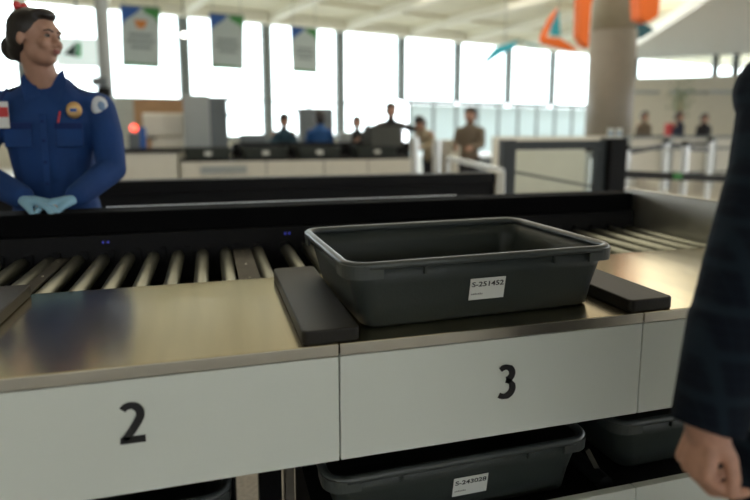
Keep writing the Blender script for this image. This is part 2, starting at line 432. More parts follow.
# ================================================================ TRAYS
def rring(cx, cy, hx, hy, r, z, seg=6, skew=0):
    out = []
    for sx, sy, a in ((1, 1, 0), (-1, 1, 90), (-1, -1, 180), (1, -1, 270)):
        for i in range(seg+1):
            t = R(a+90*i/seg); out.append((cx+sx*(hx-r)+r*math.cos(t), cy+sy*(hy-r)+r*math.sin(t), z))
    return out
def make_tray(loc, rz, label, code, lx=.035, hx=.338, hy=.235):
    t = empty('security_tray', loc, label, 'tray', 'grey security trays', rz)
    hgt = .148; tp = .034; tx = .044
    L = Vector(loc)
    def bld(mb, name, m, **k):
        mb.local = True; return mb.build(name, m, t, **k)
    mb = MB(); th = .004
    rings = [rring(0, 0, hx-tx-.012, hy-tp-.004, .035, 0), rring(0, 0, hx-tx-.004, hy-tp+.004, .038, .006)]
    rings += [rring(0, 0, hx-tx+(tx-.0085)*z-.004, hy-tp+tp*.75*z, .04+.012*z, .006+(hgt-.012)*z) for z in (.33, .66, 1)]
    ins = [rring(0, 0, hx-tx+(tx-.0085)*z-.004-th, hy-tp+tp*.75*z-th, .038+.012*z, .008+(hgt-.014)*z) for z in (1, .66, .33, 0)]
    ins.append(rring(0, 0, hx-tx-.02, hy-tp-.014, .03, .005))
    mb.loft(rings+ins)
    bld(mb, 'tray_body', TRAY, smooth=True)
    # rolled rim
    mb = MB(); prof = [(-.0125, -.012), (-.011, -.002), (-.006, .002), (.002, .003), (.007, 0), (.0085, -.006), (.008, -.012), (.005, -.012), (.004, -.004), (-.004, -.003), (-.0085, -.012)]
    R_ = [rring(0, 0, hx-.0085+dx, hy-.0085+dx, .048+dx, hgt+dz) for dx, dz in prof]
    R_.append(R_[0]); mb.loft(R_, cap=False); bmesh.ops.remove_doubles(mb.bm, verts=mb.bm.verts, dist=1e-5)
    bld(mb, 'rim', TRAYR, smooth=True)
    # deep corner skirts, one at each corner
    for sx in (-1, 1):
        for sy in (-1, 1):
            mb = MB(); pr = []
            r = .048; n = 8
            def arc(off, z):
                p = [(sx*(hx-.005-off), sy*(hy-.10), z)] if False else []
                ext = .035
                p.append((sx*(hx-off), sy*(hy-r-ext), z))
                for i in range(n+1):
                    a_ = R(90*i/n); p.append((sx*(hx-r)+sx*(r-off)*math.cos(a_), sy*(hy-r)+sy*(r-off)*math.sin(a_), z))
                p.append((sx*(hx-r-ext), sy*(hy-off), z))
                return p
            o1, i1, o0, i0 = arc(.0005, hgt-.004), arc(.007, hgt-.004), arc(.0025, hgt-.033), arc(.007, hgt-.033)
            V = [[mb.bm.verts.new(p) for p in q] for q in (o1, o0, i0, i1)]
            m_ = len(o1)
            for q in range(4):
                for i in range(m_-1): mb.bm.faces.new((V[q][i], V[q][i+1], V[(q+1) % 4][i+1], V[(q+1) % 4][i]))
            mb.bm.faces.new([V[q][0] for q in range(4)]); mb.bm.faces.new([V[q][-1] for q in range(4)][::-1])
            bld(mb, 'corner_skirt', TRAYR, smooth=False)
    # small ribs below the front rim
    for x in (-.16, .16, ):
        bld(MB().box((x-.003, -hy+.004, hgt-.030), (x+.003, -hy+.014, hgt-.006)), 'rib', TRAY)
    # paper label on the sloping front
    slope = math.atan2(.75*tp, hgt-.012)
    if code:
        lb = bpy.data.objects.new('paper_label', None)
        yb = -(hy-tp+tp*.75*.44)-.0012
        mb = MB(); mb.local = True
        me = MB().bm
        mb.box((-.044, -.0005, -.026), (.044, .0005, .026))
        lab_o = mb.build('paper_label', PAPER, t); lab_o.location = (lx, yb-.002, .069); lab_o.rotation_euler = (-slope*-1*1.0, 0, 0)
        lab_o.rotation_euler = (slope, 0, 0)
        ct = text_part(code, 'code_number', .0165, (-.040, -.0009, .0065), lab_o, INK, bold=.0003); ct.scale = (.080/max(v.co.x for v in ct.data.vertices), 1, 1)
        mb = MB(); mb.local = True
        for q in range(7): mb.box((-.039+q*.0042, -.0009, -.0135), (-.0362+q*.0042, -.0006, -.0105+(q % 3)*.0006))
        mb.build('small_print', FAINT, lab_o)
    return t
tray = make_tray((.358, .282, T+.001), R(2.2), 'grey plastic security tray on the steel top of station 3, white label S-251452', 'S-251452', lx=-.004)

# ================================================================ ROLLER BED
rc = empty('roller_conveyor', (.4, .82, .7), 'black-framed conveyor of steel rollers behind the divesting stations', 'conveyor')
xs = [-1.01, -.925, -.842, -.76, -.672, -.592, -.511, -.430, -.347, -.264, -.183, -.069, .038, .118, .19, .275, .36, .445, .53, .615, .70, .82, .91, 1.0, 1.09, 1.185, 1.28, 1.374, 1.466, 1.558]
for x in xs:
    r = MB().tube((x, .582, T-.026), (x, 1.065, T-.026), .0215, seg=24).build('roller', ROLLER, rc, smooth=False, bevel=.002)
    for p in r.data.polygons: p.use_smooth = len(p.vertices) == 4
    MB().tube((x, .569, T-.026), (x, 1.078, T-.026), .008, seg=10).build('axle', BLACKM, r)
for x, pw in ((-.716, .018), (-.126, .031), (.76, .03)):
    pl = MB().box((x-pw, .572, T-.016), (x+pw, 1.06, T-.010)).build('joint_plate', PLATE, rc)
    b = MB()
    for y in (.62, .80, 1.0): b.ell((x, y, T-.011), (.004, .004, .003), u=8, v=6)
    b.build('bolt', BOLT, pl)
MB().box((-1.3, .568, .74), (1.60, .571, T-.022)).build('front_rail', BLACKM, rc)
MB().box((-1.3, .572, .74), (1.60, 1.078, .76)).build('bed_pan', BLACKM, rc)
for x in [q*.085-1.25 for q in range(33)]: MB().box((x-.012, 1.068, T-.05), (x+.012, 1.0775, T+.004)).build('bracket', BLACKM, rc)
for x in (-.95, -.2, .6, 1.4): MB().box((x-.02, .85, 0), (x+.02, .89, .74)).build('leg', BLACKM, rc)
# back guard of the lane
gr = empty('guard_rail', (.25, 1.14, 0), 'long black guard rail behind the rollers, under the gloved hands', 'guard rail')
MB().box((-1.3, 1.082, .60), (1.60, 1.16, .938)).build('kick_panel', BLACKM, gr, bevel=.003)
MB().box((-1.3, 1.094, .9385), (1.60, 1.23, 1.016)).build('rail_cap', mat('dull_black_cap', (.004, .004, .0045), .85, 0, spec=.04), gr, bevel=.006, bseg=3)
MB().box((-.60, 1.2305, 1.008), (.80, 1.236, 1.018)).build('metal_strip', POST, gr)
for x in (-.585, .045):
    b = MB().box((x-.012, 1.079, .908), (x+.012, 1.0815, .918)).build('indicator', mat('indicator_lens', (.01, .01, .05), .3), gr)
    MB().box((x-.010, 1.0782, .910), (x-.006, 1.0788, .916)).box((x+.006, 1.0782, .910), (x+.010, 1.0788, .916)).build('light_dot', mat('blue_led', (.02, .02, .3), .3, emit=(.1, .12, 1), es=.5), b)
for x in (-1.28, 1.52): MB().box((x-.02, 1.10, 0), (x+.02, 1.15, .6)).build('leg', BLACKM, gr)
# stainless end plate
ep = empty('end_plate', (1.62, .85, .80), 'upright stainless plate closing the right end of the roller bed', 'metal plate')
MB().box((1.606, .42, .80), (1.612, 1.16, 1.028)).build('plate', mat('satin_steel', (.60, .60, .56), .42, 1, var=.05, vscale=8), ep)
MB().box((1.600, .42, 1.0285), (1.63, 1.16, 1.034)).build('folded_edge', EDGE, ep)

# ================================================================ LOWER LEVEL
lc = empty('return_conveyor', (.7, .4, 0), 'black return conveyor under station 3 with white facing panels', 'conveyor')
MB().box((-.02, .035, .388), (1.60, .56, .404)).build('deck', BLACKM, lc)
for x0, x1 in ((-.02, .742), (.745, 1.5)):
    MB().box((x0, 0, .15), (x1, .02, .437)).build('front_panel', WHITE, lc, bevel=.0015)
MB().box((-.02, .021, .395), (1.6, .033, .43)).build('side_beam', BLACK, lc)
MB().box((-.02, .5605, .39), (1.6, .567, .628)).build('back_board', BLACKM, lc)
b = MB()
for x in (.62, .80, 1.0): b.ell((x, .045, .408), (.004, .004, .003), u=8, v=6)
b.build('bolt', BOLT, lc)
mb = MB().tube((.695, .05, .425), (.695, .42, .425), .020, seg=20).build('drive_roller', BLACK, lc)
MB().bar((.665, .09, .50), (.72, .09, .405), .006, .012).build('bracket', PLATE, mb)
for x in (0, 1.42): MB().box((x-.02, .1, 0), (x+.02, .5, .388)).build('leg', BLACKM, lc)
# left part of the lower level
lf = empty('return_conveyor', (-.75, .4, 0), 'black return conveyor under station 2, carrying a tray with only its rim showing', 'conveyor')
MB().box((-1.3, .035, .388), (-.20, .56, .404)).build('deck', BLACKM, lf)
for x in (-.22, -1.18): MB().box((x-.02, .4, 0), (x+.02, .5, .388)).build('leg', BLACKM, lf)
for x0, x1, m_ in ((-.125, -.062, BLACKM), (-.05, -.025, COLUMN)):
    tag(MB().box((x0, .48, 0), (x1, .54, .62)).build('support_post', m_), 'black support post under the joint of stations 2 and 3' if m_ == BLACKM else 'thin brown support post under the joint of stations 2 and 3', 'post')
make_tray((.318, .285, .406), R(.6), 'grey security tray on the lower level under station 3, white label S-243028', 'S-243028', lx=.014)
make_tray((-.545, .30, .4045), 0, 'grey security tray on the lower level under station 2, only its rim corner showing', '')
make_tray((1.085, .32, .4045), 0, 'dark tray on the lower level below the right end, behind the hanging hand', '')

# ================================================================ PEOPLE
def hand(mb, wr, d, n, s, k=1., curl=(20, 30, 20), infl=0., spread=4, thumb=(35, 20, 15), fcurl=None, tn=.45, tn2=.25):
    """wrist, d = finger direction, n = palm normal, s = thumb side"""
    wr, d, n, s = Vector(wr), Vector(d).normalized(), Vector(n), Vector(s)
    n = (n-d*n.dot(d)).normalized(); sg = 1 if d.cross(n).dot(s) > 0 else -1; s = d.cross(n)*sg
    kn = []
    for i in range(4):      # index .. little
        off = (1.5-i)*.0205*k; ln = (.092, .095, .090, .082)[i]*k
        b = wr+s*(off*.55)+n*.002; e = wr+d*ln+s*off+n*(-.003 if i in (1, 2) else 0)
        mb.cap(b, e, (.0135+infl)*k, (.0115+infl)*k, fl=(n, 1.0)); kn.append(e)
    mb.cap(wr+d*.012+s*.020*k, wr+d*.055*k+s*.014*k+n*.006, (.014+infl)*k, (.013+infl)*k)
    mb.cap(wr+d*.01-s*.018*k, wr+d*.05*k-s*.020*k+n*.004, (.014+infl)*k, (.013+infl)*k)
    for i in range(4):
        L = [(.045, .027, .020), (.049, .031, .021), (.045, .029, .021), (.035, .021, .018)][i]
        cc = (fcurl[i] if fcurl else curl); a = 0; p = kn[i]
        side = s*math.sin(R(spread*(1.5-i)))
        for j in range(3):
            a += cc[j]; q = p+(d*math.cos(R(a))+n*math.sin(R(a))+side).normalized()*L[j]*k
            rr = [(.0100, .0088), (.0090, .0080), (.0082, .0068)][j]; f = (.87 if i == 3 else 1)
            mb.cap(p, q, (rr[0]*f+infl)*k, (rr[1]*f+infl)*k); p = q
    p = wr+d*.018*k+s*.020*k+n*.008*k
    a = thumb[0]
    v0 = (d*math.cos(R(a))+s*math.sin(R(a))*.8+n*math.sin(R(a))*tn).normalized(); q = p+v0*.043*k
    mb.cap(p, q, (.0165+infl)*k, (.0125+infl)*k); p = q
    v1 = (v0+d*math.sin(R(thumb[1]))+n*tn2).normalized(); q = p+v1*.033*k
    mb.cap(p, q, (.0118+infl)*k, (.0105+infl)*k); p = q
    v2 = (v1+d*math.sin(R(thumb[2]))+n*tn2).normalized(); q = p+v2*.026*k
    mb.cap(p, q, (.0108+infl)*k, (.0082+infl)*k)
    return kn
def head(mb, c, f, k=1., extra=True):
    """face along f (unit, may tilt); c = centre of the head"""
    c, f = Vector(c), Vector(f).normalized(); s = f.cross(Vector((0, 0, 1))).normalized(); u = s.cross(f)
    Q = Matrix((s, f, u)).transposed()
    def E(x, y, z, a, b, cc, **kk): mb.ell(c+Q @ Vector((x*k, y*k, z*k)), (a*k, b*k, cc*k), rot=Q, u=20, v=14)
    E(0, -.008, .028, .072, .093, .080); E(0, .020, -.035, .058, .066, .068); E(0, .055, -.078, .026, .026, .024)
    E(0, .030, -.068, .046, .048, .035); E(0, .066, .030, .052, .022, .028)
    if extra:
        for sx in (-1, 1):
            E(sx*.034, .066, -.022, .024, .020, .024); E(sx*.074, -.008, -.008, .007, .016, .026); E(sx*.028, .078, .022, .020, .012, .007)
        mb.cap(c+Q @ Vector((0, .084*k, .012*k)), c+Q @ Vector((0, .104*k, -.022*k)), .008*k, .0105*k)
        E(.011, .092, -.027, .009, .010, .007); E(-.011, .092, -.027, .009, .010, .007)
        E(0, .086, -.047, .022, .012, .006); E(0, .085, -.056, .019, .011, .006)
    return Q
def rings_of(pts, cx, cy, Q=None, n=20):
    out = []
    for z, rx, ry, ox, oy in pts:
        ring = []
        for i in range(n):
            t = 2*math.pi*i/n; v = Vector((math.copysign(abs(math.cos(t))**.85, math.cos(t))*rx+ox, math.copysign(abs(math.sin(t))**.85, math.sin(t))*ry+oy, 0))
            if Q: v = Q @ v
            ring.append((cx+v.x, cy+v.y, z))
        out.append(ring)
    return out

# ---- officer behind the rail
OX, OY = -.812, 1.46
of = empty('person', (OX, OY, 0), 'person in a royal blue uniform shirt and pale blue gloves standing behind the guard rail', 'person')
hf = Vector((.88, -.46, -.02)).normalized(); hc = onD(36, 39, 2.13)
sh = {1: Vector((OX+.165, OY-.01, 1.395)), -1: Vector((OX-.165, OY-.01, 1.395))}
el = {1: Vector((-.592, 1.36, 1.150)), -1: Vector((-1.06, 1.36, 1.150))}
wr = {1: Vector((-.694, 1.212, 1.060)), -1: Vector((-.862, 1.206, 1.064))}
mb = MB(); Q = head(mb, hc, hf, .93)
mb.chain([hc+Vector((-.015, .02, -.05)), Vector((OX, OY, 1.42))], [.052, .058])
mb.loft(rings_of([(.92, .15, .10, 0, 0), (1.08, .125, .085, 0, 0), (1.28, .15, .10, 0, 0), (1.40, .14, .075, 0, 0), (1.43, .07, .05, 0, 0)], OX, OY))
for s_ in (1, -1):
    mb.chain([sh[s_], el[s_], wr[s_]], [.048, .036, .026])
    mb.chain([(OX+s_*.085, OY, .93), (OX+s_*.09, OY, .50), (OX+s_*.09, OY+.02, .08)], [.085, .055, .036]); mb.cap((OX+s_*.09, OY+.03, .04), (OX+s_*.10, OY-.11, .035), .035, .03)
hd = {1: Vector((-1, -.42, -.20)), -1: Vector((1, -.50, -.22))}
for s_ in (1, -1): hand(mb, wr[s_], hd[s_], Vector((0, -.1, -1)), Vector((0, -1, 0)), .9, curl=(14, 20, 16))
body = mb.build('body', SKIN, of, voxel=.005, sm=6)
for s_ in (1, -1):
    mb = MB(); hand(mb, wr[s_], hd[s_], Vector((0, -.1, -1)), Vector((0, -1, 0)), .92, curl=(14, 20, 16), infl=.0018)
    mb.cap(wr[s_]+(el[s_]-wr[s_]).normalized()*.015, wr[s_], .030, .027); mb.build('glove', GLOVE, of, voxel=.0045, sm=1)
# shirt
mb = MB()
mb.loft(rings_of([(.88, .160, .118, 0, 0), (.98, .158, .116, 0, 0), (1.10, .136, .110, 0, 0), (1.24, .156, .122, 0, -.002), (1.33, .176, .120, 0, -.004), (1.410, .165, .095, 0, 0), (1.462, .105, .072, 0, .005), (1.50, .066, .062, 0, .008)], OX, OY))
for s_ in (1, -1):
    mb.ell(sh[s_]+Vector((-.012*s_, 0, -.008)), (.072, .070, .062))
    mb.chain([sh[s_]+Vector((.008*s_, 0, -.015)), sh[s_].lerp(el[s_], .5)+Vector((.012*s_, 0, 0)), el[s_]], [.064, .060, .054])
    mb.chain([el[s_], el[s_].lerp(wr[s_], .5), wr[s_]+(el[s_]-wr[s_]).normalized()*.012], [.054, .050, .044])
shirt = mb.build('shirt', BLUE, of, voxel=.007, sm=4)
cl = MB()
for s_ in (1, -1):
    cl.prism([(OX+s_*.010, OY-.085, 1.43), (OX+s_*.058, OY-.112, 1.40), (OX+s_*.078, OY-.070, 1.485), (OX+s_*.062, OY-.035, 1.53), (OX+s_*.048, OY-.050, 1.515)], (0, -.006, -.004))
cl.build('collar', BLUE, shirt, bevel=.002)
pk = MB().box((OX-.012, OY-.131, .98), (OX+.012, OY-.1245, 1.36)).build('button_placket', BLUE, shirt, bevel=.002)
bt = MB()
for z in (1.02, 1.10, 1.18, 1.26, 1.33): bt.ell((OX, OY-.133, z), (.006, .003, .006), u=10, v=6)
bt.build('button', DKBLUE, pk)
for s_ in (1, -1):
    MB().box((OX+s_*.085-.045, OY-.131, 1.235), (OX+s_*.085+.045, OY-.112, 1.320)).build('chest_pocket', BLUE, shirt, bevel=.004)
    MB().box((OX+s_*.085-.047, OY-.135, 1.303), (OX+s_*.085+.047, OY-.1315, 1.325)).build('pocket_flap', DKBLUE, shirt, bevel=.002)
    MB().prism([(OX+s_*.07, OY-.03, 1.468), (OX+s_*.155, OY-.03, 1.436), (OX+s_*.155, OY+.025, 1.436), (OX+s_*.07, OY+.025, 1.468)], (0, 0, .007)).build('epaulette', TROUSER, shirt, bevel=.002)
MB().ell((OX+.105, OY-.118, 1.372), (.028, .012, .031)).build('badge', GOLD, shirt, smooth=True)
MB().box((OX+.094, OY-.133, 1.366), (OX+.117, OY-.129, 1.378)).build('badge_bar', BLUEV, shirt)
MB().tube((OX+.052, OY-.133, 1.325), (OX+.060, OY-.128, 1.368), .0035, seg=8).build('pen', RED, shirt)
pt = MB().ell((OX+.186, OY-.060, 1.385), (.020, .034, .044), rot=Euler((0, R(-12), R(-62))).to_matrix()).build('sleeve_patch', mat('patch_white', (.62, .66, .70), .6), shirt, smooth=True)
MB().ell((OX+.188, OY-.0645, 1.387), (.018, .020, .026), rot=Euler((0, R(-12), R(-62))).to_matrix()).build('patch_centre', mat('patch_blue', (.18, .28, .45), .6), pt, smooth=True)
ln = MB().chain([(OX-.12, OY-.085, 1.45), (OX-.130, OY-.136, 1.400)], [.004, .004]).build('lanyard', DKBLUE, of)
bd = MB().box((OX-.160, OY-.144, 1.305), (OX-.104, OY-.140, 1.400)).build('identity_card', mat('card_white', (.68, .68, .66), .4), ln, bevel=.002)
MB().box((OX-.159, OY-.1455, 1.345), (OX-.105, OY-.1442, 1.380)).build('card_band', RED, ln)
tr = MB(); tr.loft(rings_of([(.80, .165, .12, 0, 0), (.93, .155, .115, 0, 0), (.97, .15, .112, 0, 0)], OX, OY))
for s_ in (1, -1): tr.chain([(OX+s_*.08, OY, .84), (OX+s_*.09, OY, .50), (OX+s_*.09, OY+.02, .13)], [.09, .07, .055])
tr.build('trousers', TROUSER, of, voxel=.012, sm=2)
# hair: smooth cap drawn back into a low bun
def hx_(x, y, z): return hc+Q @ Vector((x*.93, y*.93, z*.93))
mb = MB()
mb.ell(hx_(0, -.020, .040), (.074, .086, .076), rot=Q, u=20, v=14); mb.ell(hx_(0, -.045, .010), (.071, .062, .074), rot=Q)
mb.ell(hx_(0, -.110, -.035), (.042, .040, .048), rot=Q); mb.ell(hx_(0, -.07, -.045), (.050, .045, .045), rot=Q)
mb.ell(hx_(0, .038, .090), (.050, .042, .025), rot=Q)
mb.build('hair', HAIR, of, voxel=.006, sm=2)
for s_ in (1, -1):
    e_ = MB().ell(hx_(s_*.029, .077, .008), (.0095, .0095, .0060), rot=Q, u=12, v=8).build('eye', mat('eye_white', (.30, .28, .26), .3), of, smooth=True)
    MB().ell(hx_(s_*.029+.002, .0855, .008), (.0055, .003, .0060), rot=Q, u=12, v=8).build('iris', HAIR, e_, smooth=True)
    MB().chain([hx_(s_*.014, .090, .024), hx_(s_*.030, .088, .030), hx_(s_*.047, .078, .025)], [.003, .0035, .002]).build('eyebrow', HAIR, of)
MB().ell(hx_(0, .093, -.047), (.019, .008, .0048), rot=Q).ell(hx_(0, .092, -.0545), (.016, .008, .0052), rot=Q).build('lips', mat('lip_red', (.30, .10, .09), .4), of, smooth=True)
MB().ell(hx_(.018, -.060, .125), (.018, .010, .016), rot=Q).ell(hx_(-.018, -.060, .125), (.018, .010, .016), rot=Q).build('hair_bow', RED, of, smooth=True)

# ---- passenger in the foreground, seen as a hanging right arm
W0 = onD(708, 428, .85); E0 = onD(744, 262, .865); S0 = onD(792, 92, .90)
PX, PY = S0.x+.135, S0.y-.03
pa = empty('person', (PX, PY, 0), 'person in a dark navy plaid suit at the right edge, arm hanging beside the stations', 'person')
mb = MB(); head(mb, (PX-.01, PY-.01, 1.60), (-.25, -1, 0), 1.)
mb.chain([(PX, PY+.01, 1.55), (PX, PY+.01, 1.44)], [.055, .062])
mb.loft(rings_of([(.90, .16, .11, 0, 0), (1.05, .15, .10, 0, 0), (1.28, .17, .11, 0, 0), (1.40, .15, .08, 0, 0), (1.44, .07, .05, 0, 0)], PX, PY))
mb.chain([S0, E0, W0], [.05, .040, .032]); wd0 = (W0-E0).normalized()
SL = Vector((PX+.17, PY, 1.38)); EL = Vector((PX+.24, PY+.03, 1.12)); WL = Vector((PX+.22, PY-.05, .88))
mb.chain([SL, EL, WL], [.05, .040, .029]); hand(mb, WL, (0, 0, -1), (-1, 0, 0), (0, -1, 0))
for s_ in (1, -1):
    mb.chain([(PX+s_*.09, PY, .92), (PX+s_*.09, PY, .50), (PX+s_*.09, PY+.02, .09)], [.09, .058, .038]); mb.cap((PX+s_*.09, PY+.03, .04), (PX+s_*.10, PY-.14, .04), .036, .034)
toCam = -ray(705, 460).normalized(); rr_ = rgt
hdir = (-upv*.97-rr_*.24).normalized(); hn = (-toCam*.36+rr_*.93).normalized()
hw = onD(706, 421, .85)
KN = hand(mb, hw, hdir, hn, (toCam*.8+rr_*.5), .80, fcurl=[(64, 30, 14), (58, 36, 16), (62, 40, 20), (66, 44, 20)], spread=3, thumb=(36, 44, 30), infl=.0020, tn=1.0, tn2=-.22)
mb.build('body', SKIN2, pa, voxel=.0040, sm=1)
dl = (hdir*math.cos(R(55))+hn*math.sin(R(55))).normalized()
MB().tube(KN[3]+dl*.006, KN[3]+dl*.014, .0118, seg=24).build('ring', INK, pa)
jk = MB()
jk.loft(rings_of([(.72, .225, .145, 0, 0), (.95, .185, .135, 0, 0), (1.12, .175, .13, 0, 0), (1.30, .195, .14, 0, 0), (1.40, .18, .11, 0, 0), (1.455, .10, .08, 0, 0), (1.47, .07, .07, 0, 0)], PX, PY))
cuff = onD(707, 428, .85)
for A, B, C_ in ((S0, E0, cuff), (SL, EL, WL)):
    jk.ell(A, (.082, .080, .075)); jk.chain([A, A.lerp(B, .5), B, B.lerp(C_, .5)], [.072, .056, .054, .056])
    jk.tube(B.lerp(C_, .35), C_, .058, .050, seg=28)
jacket = jk.build('jacket', NAVY, pa, voxel=.006, sm=3)
bt = MB()
for q in range(3): bt.ell(cuff.lerp(E0, .05+.07*q)+rgt*.046-fwd*.030, (.007, .005, .007), u=10, v=8)
bt.build('cuff_button', mat('brown_button', (.03, .018, .012), .4), jacket)
tr = MB(); tr.loft(rings_of([(.82, .17, .13, 0, 0), (.96, .16, .12, 0, 0)], PX, PY))
for s_ in (1, -1): tr.chain([(PX+s_*.085, PY, .86), (PX+s_*.09, PY, .50), (PX+s_*.09, PY+.02, .13)], [.10, .08, .062])
tr.build('trousers', TROUSER, pa, voxel=.012, sm=2)
MB().ell((PX-.01, PY+.015, 1.65), (.082, .095, .078)).build('hair', HAIR, pa, voxel=.01, sm=2)
for s_ in (1, -1): MB().ell((PX-.035+s_*.032, PY-.088, 1.61), (.012, .010, .009)).build('eye', mat('eye_white', (.30, .28, .26), .3), pa)

# ================================================================ SECOND LANE AND HALL
sl = empty('guard_rail', (-.4, 2.56, 0), 'second black guard rail further back, behind the person in blue', 'guard rail')
MB().box((-2.6, 2.5, 0), (1.64, 2.56, .93)).build('kick_panel', BLACKM, sl)
MB().box((-2.6, 2.48, .9305), (1.64, 2.60, 1.005)).build('rail_cap', BLACKM, sl, bevel=.005)
MB().box((1.642, 2.47, 0), (1.70, 2.62, 1.01)).build('end_cap', IVORY, sl, bevel=.005)
g_ = onY(503, 140, 3.4).x
GATE = mat('dark_slate_frame', (.030, .038, .043), .5)
ga = empty('swing_gate', (2.75, 3.4, 0), 'dark framed glass gate beyond the right end of the rails', 'gate')
MB().box((2.17, 3.36, 0), (2.29, 3.46, 1.205)).build('post', GATE, ga, bevel=.01)
MB().box((3.20, 3.32, 0), (3.38, 3.48, 1.215)).build('post', BLACKM, ga, bevel=.01)
MB().box((2.292, 3.38, 1.12), (3.198, 3.44, 1.195)).build('top_rail', GATE, ga)
MB().box((3.10, 3.38, .2), (3.198, 3.44, 1.118)).build('side_frame', GATE, ga)
MB().box((2.295, 3.405, .25), (3.095, 3.411, 1.115)).build('glass_panel', GLASS, ga)
MB().bar((2.295, 3.39, .93), (3.095, 3.39, .78), .02, .02).build('brace', GATE, ga)
for x in (3.25, 3.34):
    c_ = empty('card_holder', (x, 3.4, 1.216), 'small white card standing on the gate post, %s one' % ('left' if x < 3.3 else 'right'), 'sign')
    MB().box((x-.034, 3.396, 1.216), (x+.034, 3.402, 1.305)).build('card', PAPER, c_)
    MB().box((x-.022, 3.393, 1.245), (x+.022, 3.3955, 1.27)).build('print_block', mat('pale_blue_print', (.25, .38, .5), .6), c_)

# --- second lane counter with trays (about 7 m from the lane)
Y2 = 7.0
def px2(x, Y=Y2, y=150): return onY(x, y, Y).x
tc_ = empty('inspection_counter', (px2(300), Y2+.3, 0), 'long white-panelled counter carrying the row of grey trays behind the rails', 'counter')
xa, xb = px2(180), px2(411)
MB().box((xa, Y2, .86), (xb, Y2+.6, .89)).build('worktop', BLACKM, tc_)
n = 4; xe = [px2(180), px2(266), px2(324), px2(368), xb]
for i in range(n): MB().box((xe[i]+.008, Y2-.01, .45), (xe[i+1]-.008, Y2+.02, .858)).build('front_panel', IVORY, tc_)
MB().box((xa, Y2+.03, 0), (xb, Y2+.6, .45)).build('plinth', BLACKM, tc_)
MB().box((px2(200), Y2-.03, .70), (px2(246), Y2-.012, .80)).build('grey_plate', GREYM, tc_)
cs = [px2(q) for q in (209, 236, 267, 296, 325, 353, 386)]
t2 = []
for q, (x_, hw_) in enumerate(((px2(208), .30), (px2(266), .30), (px2(320), .30), (px2(378), .30))):
    names = ['leftmost in the far row', 'second from the left in the far row', 'third from the left in the far row', 'rightmost in the far row']
    t = empty('security_tray', (x_, Y2+.25, .891), 'dark grey security tray, '+names[q], 'tray', 'trays on the far counter')
    mb = MB(); mb.local = True
    rg = [rring(0, 0, .29, .19, .04, 0), rring(0, 0, .32, .22, .05, .14), rring(0, 0, .335, .235, .05, .14), rring(0, 0, .335, .235, .05, .15), rring(0, 0, .315, .215, .05, .15), rring(0, 0, .285, .185, .04, .006)]
    mb.loft(rg); mb.build('tray_body', TRAY, t)
    mb = MB(); mb.local = True; mb.box((-.045, -.222, .05), (.045, -.214, .10)); mb.build('paper_label', PAPER, t)
# stack of trays on the right end of that counter
for q in range(4):
    mb = MB(); z = 1.045+q*.072; x_ = px2(388)
    rg = [rring(x_, Y2+.25, .25, .18, .04, z), rring(x_, Y2+.25, .28, .20, .05, z+.06), rring(x_, Y2+.25, .29, .21, .05, z+.06), rring(x_, Y2+.25, .29, .21, .05, z+.07), rring(x_, Y2+.25, .27, .19, .04, z+.07), rring(x_, Y2+.25, .24, .17, .03, z+.01)]
    mb.loft(rg)
    tag(mb.build('stacked_tray', mat('olive_grey_tray', (.10, .105, .095), .5)), 'olive-grey tray in the far stack, ' + ['lowest of the four', 'second from the bottom', 'third from the bottom', 'topmost of the four'][q], 'tray', 'stacked trays on the far counter')
lb_ = empty('cabinet', (px2(140), Y2+.3, 0), 'white cabinet with a black top at the left of the far counter', 'cabinet')
MB().box((px2(60), Y2, 0), (px2(177), Y2+.6, .985)).build('body', IVORY, lb_)
MB().box((px2(58), Y2-.02, .986), (px2(181), Y2+.62, 1.03)).build('top', BLACKM, lb_)
# grey tower, ivory scanner
def px_box(name, x0, y0, x1, y1, Y, depth, m, label, cat, zbase=None, parent=None, bevel=.01):
    a_, b_ = onY(x0, y1, Y), onY(x1, y0, Y)
    o = MB().box((a_.x, Y, zbase if zbase is not None else a_.z), (b_.x, Y+depth, b_.z)).build(name, m, parent, bevel=bevel)
    if parent is None: tag(o, label, cat)
    return o
rt = empty('roller_table', (px2(300, 7.75), 7.8, 0), 'dark roller table running behind the row of far trays', 'conveyor')
MB().box((px2(232, 7.75), 7.66, .80), (px2(408, 7.75), 7.86, 1.09)).build('bed', BLACKM, rt)
for x in (236, 320, 402): MB().box((px2(x, 7.75)-.03, 7.7, 0), (px2(x, 7.75)+.03, 7.76, .799)).build('leg', BLACKM, rt)
for x0, x1, y0, m_, lb2 in ((240, 268, 134, GREYD, 'low dark machine on the roller table right of the grey tower'), (300, 334, 108, GREYD, 'dark monitor hood behind the blue shirted person'), (341, 352, 132, GREYM, 'small grey box between the blue shirt and the next person')):
    Yq = 10.3 if y0 < 120 else 7.9
    mq = empty('machine_cabinet', (onY((x0+x1)/2, 140, Yq).x, Yq+.15, 0), lb2, 'machine')
    px_box('cabinet', x0, y0, x1, 146, Yq, .3, m_, '', '', 0, mq, .04)
for x_, y_ in ((303, 108), (368, 106)):
    a_ = onY(x_, y_, 11.2); ly = empty('loop_stand', (a_.x, a_.y, 0), 'grey standing loop behind the far counter, ' + ('left of the blue shirted person head' if x_ < 340 else 'left of the black coated person'), 'stand')
    mb = MB()
    for i in range(16):
        t0, t1 = 2*math.pi*i/16, 2*math.pi*(i+1)/16
        mb.cap((a_.x+.13*math.cos(t0), a_.y, a_.z+.20*math.sin(t0)), (a_.x+.13*math.cos(t1), a_.y, a_.z+.20*math.sin(t1)), .03, seg=8)
    mb.build('loop', FRAME, ly); MB().tube((a_.x, a_.y, 0), (a_.x, a_.y, a_.z-.2), .04, seg=10).build('post', FRAME, ly)
